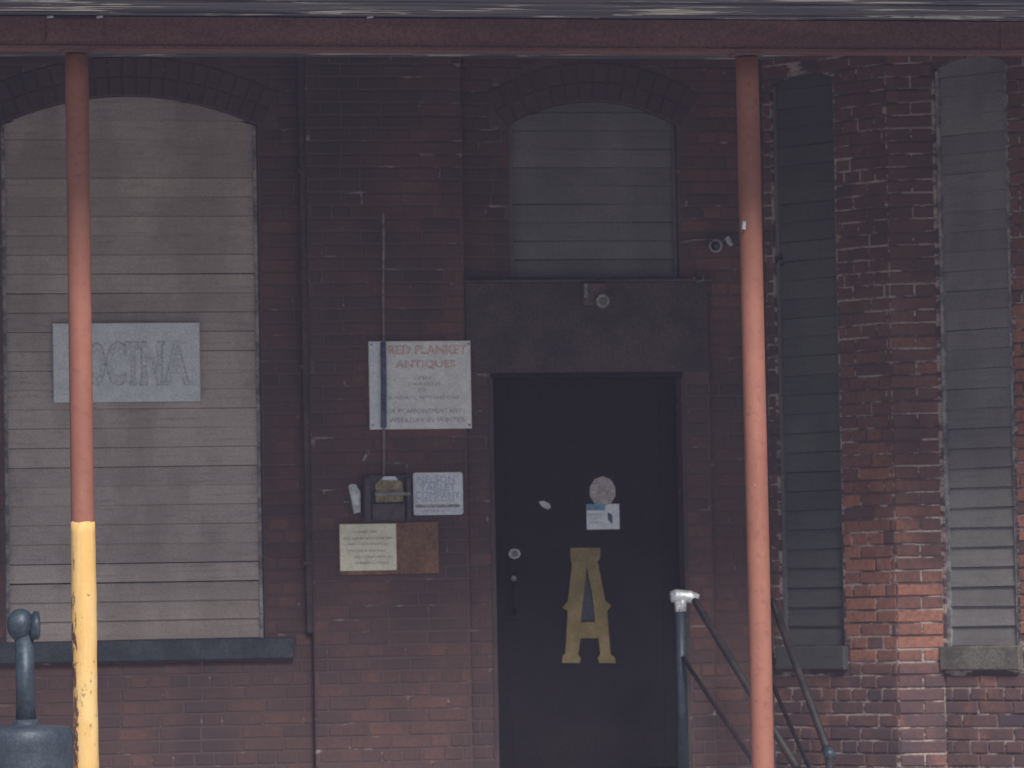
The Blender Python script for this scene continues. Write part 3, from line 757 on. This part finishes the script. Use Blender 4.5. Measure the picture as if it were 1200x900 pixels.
# cable with navy sleeve
a = q(449, 250); b = q(449.5, 556)
s = mk('cable', (b[0], -D1-.03, b[1]), 'thin grey cable hanging down the pilaster across the white sign', 'cable')
bm = bmesh.new(); tube(bm, [F0.P(a[0]+(b[0]-a[0])*i/14+.002*math.sin(i*1.1), a[1]+(b[1]-a[1])*i/14, D1+.026) for i in range(15)], .0055, 8); part('wire', bm, s, [M['cable']])
a = q(448.6, 401); b = q(449.3, 501); bm = bmesh.new(); tube(bm, [F0.P(a[0], a[1], D1+.030), F0.P((a[0]+b[0])/2+.002, (a[1]+b[1])/2, D1+.03), F0.P(b[0], b[1], D1+.030)], .0155, 12); part('sleeve', bm, s, [M['bluesleeve']])
# small white company sign
c0 = q(484, 554); c1 = q(543, 603)
s = mk('sign', (c0[0], -D1, c1[1]), 'small white sign with faded blue company lettering and a black arrow bar', 'sign')
bm = bmesh.new(); rc = .014
def rr_(u0, u1, z0, z1, r):
    P = []
    for cx, cz, a0 in ((u1-r, z1-r, 0), (u0+r, z1-r, 90), (u0+r, z0+r, 180), (u1-r, z0+r, 270)):
        for k in range(5): P.append((cx+r*math.cos(R(a0+k*22.5)), cz+r*math.sin(R(a0+k*22.5))))
    return P
prism(bm, F0, rr_(c0[0], c1[0], c1[1], c0[1], rc), D1+.002, D1+.018); part('panel', bm, s, [M['bluewhite']])
bm = bmesh.new()
for t, x0, x1, yc, h in (('NELSON', 489, 533, 562, 8), ('TABLET', 492, 534, 571, 8.5), ('COMPANY', 487, 539, 580.5, 8.5)): put(bm, t, x0, x1, yc, h, D1+.0186)
part('blue_lettering', bm, s, [M['bluetext']])
bm = bmesh.new(); a = q(487, 591.5); b = q(539, 594.5); slab(bm, F0, a[0], b[0], b[1], a[1], D1+.0175, D1+.0192)
prism(bm, F0, [q(486, 593), q(492, 590), q(492, 596)], D1+.0175, D1+.0194); prism(bm, F0, [q(534, 590), q(540, 592.5), q(534, 595)], D1+.0175, D1+.0194)
put(bm, 'OFFICE HOURS', 494, 532, 586.5, 3.2, D1+.0186); put(bm, 'USE SIDE DOOR', 494, 534, 599, 3.2, D1+.0186)
part('black_lettering', bm, s, [M['blacktext']])
# orange-brown board with the cream note on it
c0 = q(396.5, 613); c1 = q(515, 672)
s = mk('backing_board', (c0[0], -D1, c1[1]), 'orange-brown backing board fixed to the brick below the dark box', 'board')
bm = bmesh.new(); slab(bm, F0, c0[0], c1[0], c1[1], c0[1], D1+.002, D1+.014, 0, .002); part('panel', bm, s, [M['hardboard']])
c0 = q(398, 614.5); c1 = q(465, 668)
s = mk('paper_notice', (c0[0], -D1-.014, c1[1]), 'cream paper notice with small writing on the orange-brown board', 'notice')
bm = bmesh.new(); n = 6; fv = {}
for i in range(n+1):
    for k in range(n+1):
        fv[i, k] = bm.verts.new(F0.P(c0[0]+(c1[0]-c0[0])*i/n, c1[1]+(c0[1]-c1[1])*k/n, D1+.019+.0025*noise.noise(Vector((i*.8, k*.8, 3)))))
bk = {}
for i in range(n):
    for k in range(n): bm.faces.new((fv[i, k], fv[i+1, k], fv[i+1, k+1], fv[i, k+1]))
g = bmesh.ops.extrude_face_region(bm, geom=list(bm.faces)); bmesh.ops.translate(bm, vec=(0, .003, 0), verts=[v for v in g['geom'] if isinstance(v, bmesh.types.BMVert)])
part('sheet', bm, s, [M['cream']])
bm = bmesh.new()
for t, x0, x1, yc, h in (('PLEASE USE', 414, 441, 623.5, 2.6), ('the other entrance for', 402, 460, 630.8, 3.2), ('deliveries and pick up', 407, 455, 638, 2.8), ('We are in the back', 408, 452, 645.5, 3),
                         ('ring and wait, thank you', 415, 460, 653, 3), ('MONDAY to FRIDAY', 417, 456, 660, 3)):
    put(bm, t, x0, x1, yc, h, D1+.0232)
part('writing', bm, s, [M['blacktext']])
# dark box with brass plate
c0 = q(425, 557); c1 = q(481, 611)
s = mk('wall_box', (c0[0], -D1, c1[1]), 'dark open metal box with a dull brass arched plate beside the company sign', 'box')
bm = bmesh.new(); slab(bm, F0, c0[0], c1[0], c1[1], c0[1], D1+.002, D1+.03, 0, .004); part('body', bm, s, [M['darkbox']])
for x0, x1 in ((425, 434), (474, 481)):
    bm = bmesh.new(); a = q(x0, 560); b = q(x1, 609); slab(bm, F0, a[0]+.002, b[0]-.002, b[1], a[1], D1+.03, D1+.075, 0, .004)
    part('side_cheek', bm, s, [M['darkbox']])
bm = bmesh.new(); a = q(434, 590); b = q(474, 609); slab(bm, F0, a[0], b[0], b[1], a[1], D1+.03, D1+.07, 0, .006); part('pocket', bm, s, [M['darkbox']])
bm = bmesh.new(); prism(bm, F0, [q(x, y) for x, y in ((440, 589), (439, 568), (447, 560), (464, 560), (471, 566), (472, 588))][::-1], D1+.03, D1+.045); part('plate', bm, s, [M['brass']])
bm = bmesh.new(); prism(bm, F0, [q(x, y) for x, y in ((446, 562.5), (449, 558.5), (462, 558.5), (465, 562.5))][::-1], D1+.044, D1+.05); part('plate_top', bm, s, [M['bluewhite']])
bm = bmesh.new(); a = q(437, 577.5); b = q(479, 580.5); slab(bm, F0, a[0], b[0], b[1], a[1], D1+.03, D1+.085, 0, .002); part('cross_bar', bm, s, [M['trim']])
bm = bmesh.new(); a = q(450.5, 571); b = q(461.5, 571); letters(bm, F0, '27', a[0], b[0], a[1], .03, 0, D1+.0458, 0, .02); part('number', bm, s, [M['post']])
# pale bottle-shaped intercom left of the box
s = mk('wall_intercom', (q(416, 600)[0], -D1, q(416, 604)[1]), 'small pale blue handset clipped to the brick left of the dark box', 'handset')
bm = bmesh.new(); prism(bm, F0, [q(x, y) for x, y in ((408, 570), (411, 567), (417, 568), (422, 577), (422, 600), (415, 602), (411, 582))][::-1], D1+.002, D1+.032); part('body', bm, s, [M['ltgrey']])
bm = bmesh.new(); prism(bm, F0, [q(x, y) for x, y in ((412, 578), (420, 580), (420, 592), (414, 591))][::-1], D1+.032, D1+.037); part('grip', bm, s, [M['bluewhite']])
bm = bmesh.new(); a, b = q(403, 588), q(410, 588.5); tube(bm, [F0.P(a[0], a[1], D1+.012), F0.P(b[0], b[1], D1+.012)], .006, 8); part('hook', bm, s, [M['trim']])
# small white scrap above
s = mk('paper_scrap', (q(430, 537)[0], -D1, q(430, 540)[1]), 'tiny slanted scrap of pale paper above the pale handset', 'paper')
bm = bmesh.new(); prism(bm, F0, [q(x, y) for x, y in ((425, 539.5), (427, 534.5), (432.5, 528), (433.5, 530), (430, 536), (426.5, 540.5))][::-1], D1+.001, D1+.006); part('scrap', bm, s, [M['trim']])
# conduit in the corner left of the pilaster
a = at(358, 62, -.03); b = at(361, 742, -.03)
s = mk('downpipe', (b.x, -.03, b.z), 'thin dark square downpipe in the recess left of the brick pilaster', 'pipe')
bm = bmesh.new(); slab(bm, F0, at(354, 400, -.03).x-.0, at(363, 400, -.03).x-.002, b.z, TOP, .004, .05, 0, .004); part('pipe', bm, s, [M['lintel']])
for py in (200, 430, 660):
    z = at(360, py, -.03).z; bm = bmesh.new(); slab(bm, F0, at(350, 400, -.03).x, at(363, 400, -.03).x-.001, z-.012, z+.012, .003, .056, 0, .002); part('bracket', bm, s, [M['lintel']])

# cameras and floodlight
def camera_unit(px, py, d, name, label, bodylen=.14, dark=False, bracket=True):
    p = at(px, py, -d-bodylen); s = mk(name, (p.x, -d, p.z), label, 'camera', 'security cameras on the wall')
    m = M['darkbox'] if dark else M['cable']
    ax = Vector((-.45, -1, -.25)).normalized(); e = p; b0 = p-ax*bodylen*.8
    bm = bmesh.new(); tube(bm, [b0, e], .034, 20); part('housing', bm, s, [m], True)
    bm = bmesh.new(); tube(bm, [e-ax*.004, e+ax*.008], .037, 24); part('ring', bm, s, [M['trim'] if not dark else M['darkbox']], True)
    bm = bmesh.new(); tube(bm, [e+ax*.0085, e+ax*.011], .025, 20); part('lens', bm, s, [M['glass']], True)
    bm = bmesh.new(); tube(bm, [b0, Vector((b0.x+.02, -d-.03, b0.z+.02)), Vector((b0.x+.02, -d, b0.z+.03))], .011, 10); part('bracket', bm, s, [m], True)
    return s
DS = SUR[2]+.012
q = pl(DS+.05)
s = mk('security_light', (q(697, 360)[0], -DS, q(697, 360)[1]), 'small dark flood lamp with a ring sensor below the window over the door', 'lamp')
a = q(684, 331); b = q(712, 357)
bm = bmesh.new(); slab(bm, F0, a[0], b[0], b[1], a[1], DS+.001, DS+.045, 0, .008); part('housing', bm, s, [M['jamb']])
bm = bmesh.new(); u, z = q(687, 340); slab(bm, F0, u-.012, u+.008, z-.04, z+.035, DS+.045, DS+.055, 0, .003); part('hinge', bm, s, [M['cable']])
bm = bmesh.new(); u, z = q(706, 353)
for k in range(20):
    t0, t1 = 2*math.pi*k/20, 2*math.pi*(k+1)/20
    prism(bm, F0, [(u+.024*math.cos(t0), z+.024*math.sin(t0)), (u+.036*math.cos(t0), z+.036*math.sin(t0)), (u+.036*math.cos(t1), z+.036*math.sin(t1)), (u+.024*math.cos(t1), z+.024*math.sin(t1))], DS+.045, DS+.065)
bmesh.ops.remove_doubles(bm, verts=bm.verts, dist=1e-5)
part('sensor_ring', bm, s, [M['trim']])
bm = bmesh.new(); disc(bm, F0, u, z, .0235, DS+.045, DS+.055); part('lens', bm, s, [M['glass']])
camera_unit(839, 288, .0, 'security_camera', 'small ring-faced camera between the window over the door and the right post', .07)
camera_unit(915, 306, -.12, 'security_camera', 'black bullet camera on the dark boards just right of the right post', .16, True)
s = mk('cable', (at(818, 282, -.01).x, 0, at(818, 282, -.01).z), 'thin wire running from the upper door window to the ring-faced camera', 'cable')
bm = bmesh.new(); tube(bm, [at(796, 284, -.012), at(815, 281, -.014), at(835, 280, -.014), at(852, 276, -.02)], .004, 8); part('wire', bm, s, [M['cable']])
bm = bmesh.new(); tube(bm, [at(852, 279, -.02), at(857, 287, -.04)], [.018, .012], 12); part('junction', bm, s, [M['ltgrey']])
s = mk('wall_hook', (at(818, 329, -.04).x, -.03, at(818, 329, -.04).z), 'small metal hook at the right end of the door lintel', 'hook')
bm = bmesh.new(); tube(bm, [at(813, 325, -.07), at(817, 330, -.08), at(823, 329, -.08), at(825, 323, -.05)], .006, 8); part('hook', bm, s, [M['cable']])

# ---------------------------------------------------------------- standpipe with drum, lower left
YS = -3.3; c = at(30, 800, YS); ks = (EYE)/1.0
zdr = at(30, 851, YS).z; zk0 = at(29, 752, YS).z; zk1 = at(29, 713, YS).z
s = empty('standpipe', (c.x, YS, .005), 'blue-grey standpipe with a rounded cap rising from a drum, bottom left', 'standpipe')
rd = (at(85, 870, YS)-at(30, 870, YS)).length
bm = bmesh.new(); lathe(bm, (c.x, YS, 0), [(rd*.96, .021), (rd, .04), (rd, zdr-.09), (rd*1.02, zdr-.08), (rd*1.02, zdr-.05), (rd*.99, zdr-.025), (rd*.93, zdr-.008), (rd*.8, zdr-.001), (rd*.3, zdr+.006), (.06, zdr+.01), (.052, zdr+.03)], 40)
part('drum', bm, s, [M['tank']], True)
bm = bmesh.new(); tube(bm, [(c.x, YS, zdr+.02), (c.x-.002, YS, (zdr+zk0)/2), (c.x-.004, YS, zk0+.03)], [.046, .041, .043], 24); part('pipe', bm, s, [M['pipe']], True)
bm = bmesh.new(); zc = (zk0+zk1)/2; rk = (zk1-zk0)/2
prof = [(rk*.82*math.cos(t)+.002, zc+rk*math.sin(t)) for t in [R(-85+170*i/12) for i in range(13)]]
lathe(bm, (c.x-.018, YS, 0), prof, 28); part('cap', bm, s, [M['pipe']], True)
bm = bmesh.new(); tube(bm, [(c.x+.022, YS-.02, zc), (c.x+.034, YS-.02, zc-.002), (c.x+.058, YS-.02, zc-.003), (c.x+.064, YS-.02, zc-.003)], [.045, .064, .064, .054], 24); part('flange', bm, s, [M['pipe']], True)

# ---------------------------------------------------------------- faint blue air between the viewer and the wall
bm = bmesh.new(); box(bm, (-60, -40, -1.0), (60, 12, 9.0))
hz = bpy.data.materials.new('haze'); hz.use_nodes = True; N = hz.node_tree.nodes; N.remove(N['Principled BSDF'])
pv = N.new('ShaderNodeVolumePrincipled'); pv.inputs['Color'].default_value = (.68, .66, 1, 1); pv.inputs['Density'].default_value = .0026
hz.node_tree.links.new(pv.outputs[0], N['Material Output'].inputs['Volume'])
tag(part('haze', bm, None, [hz]), kind='stuff')
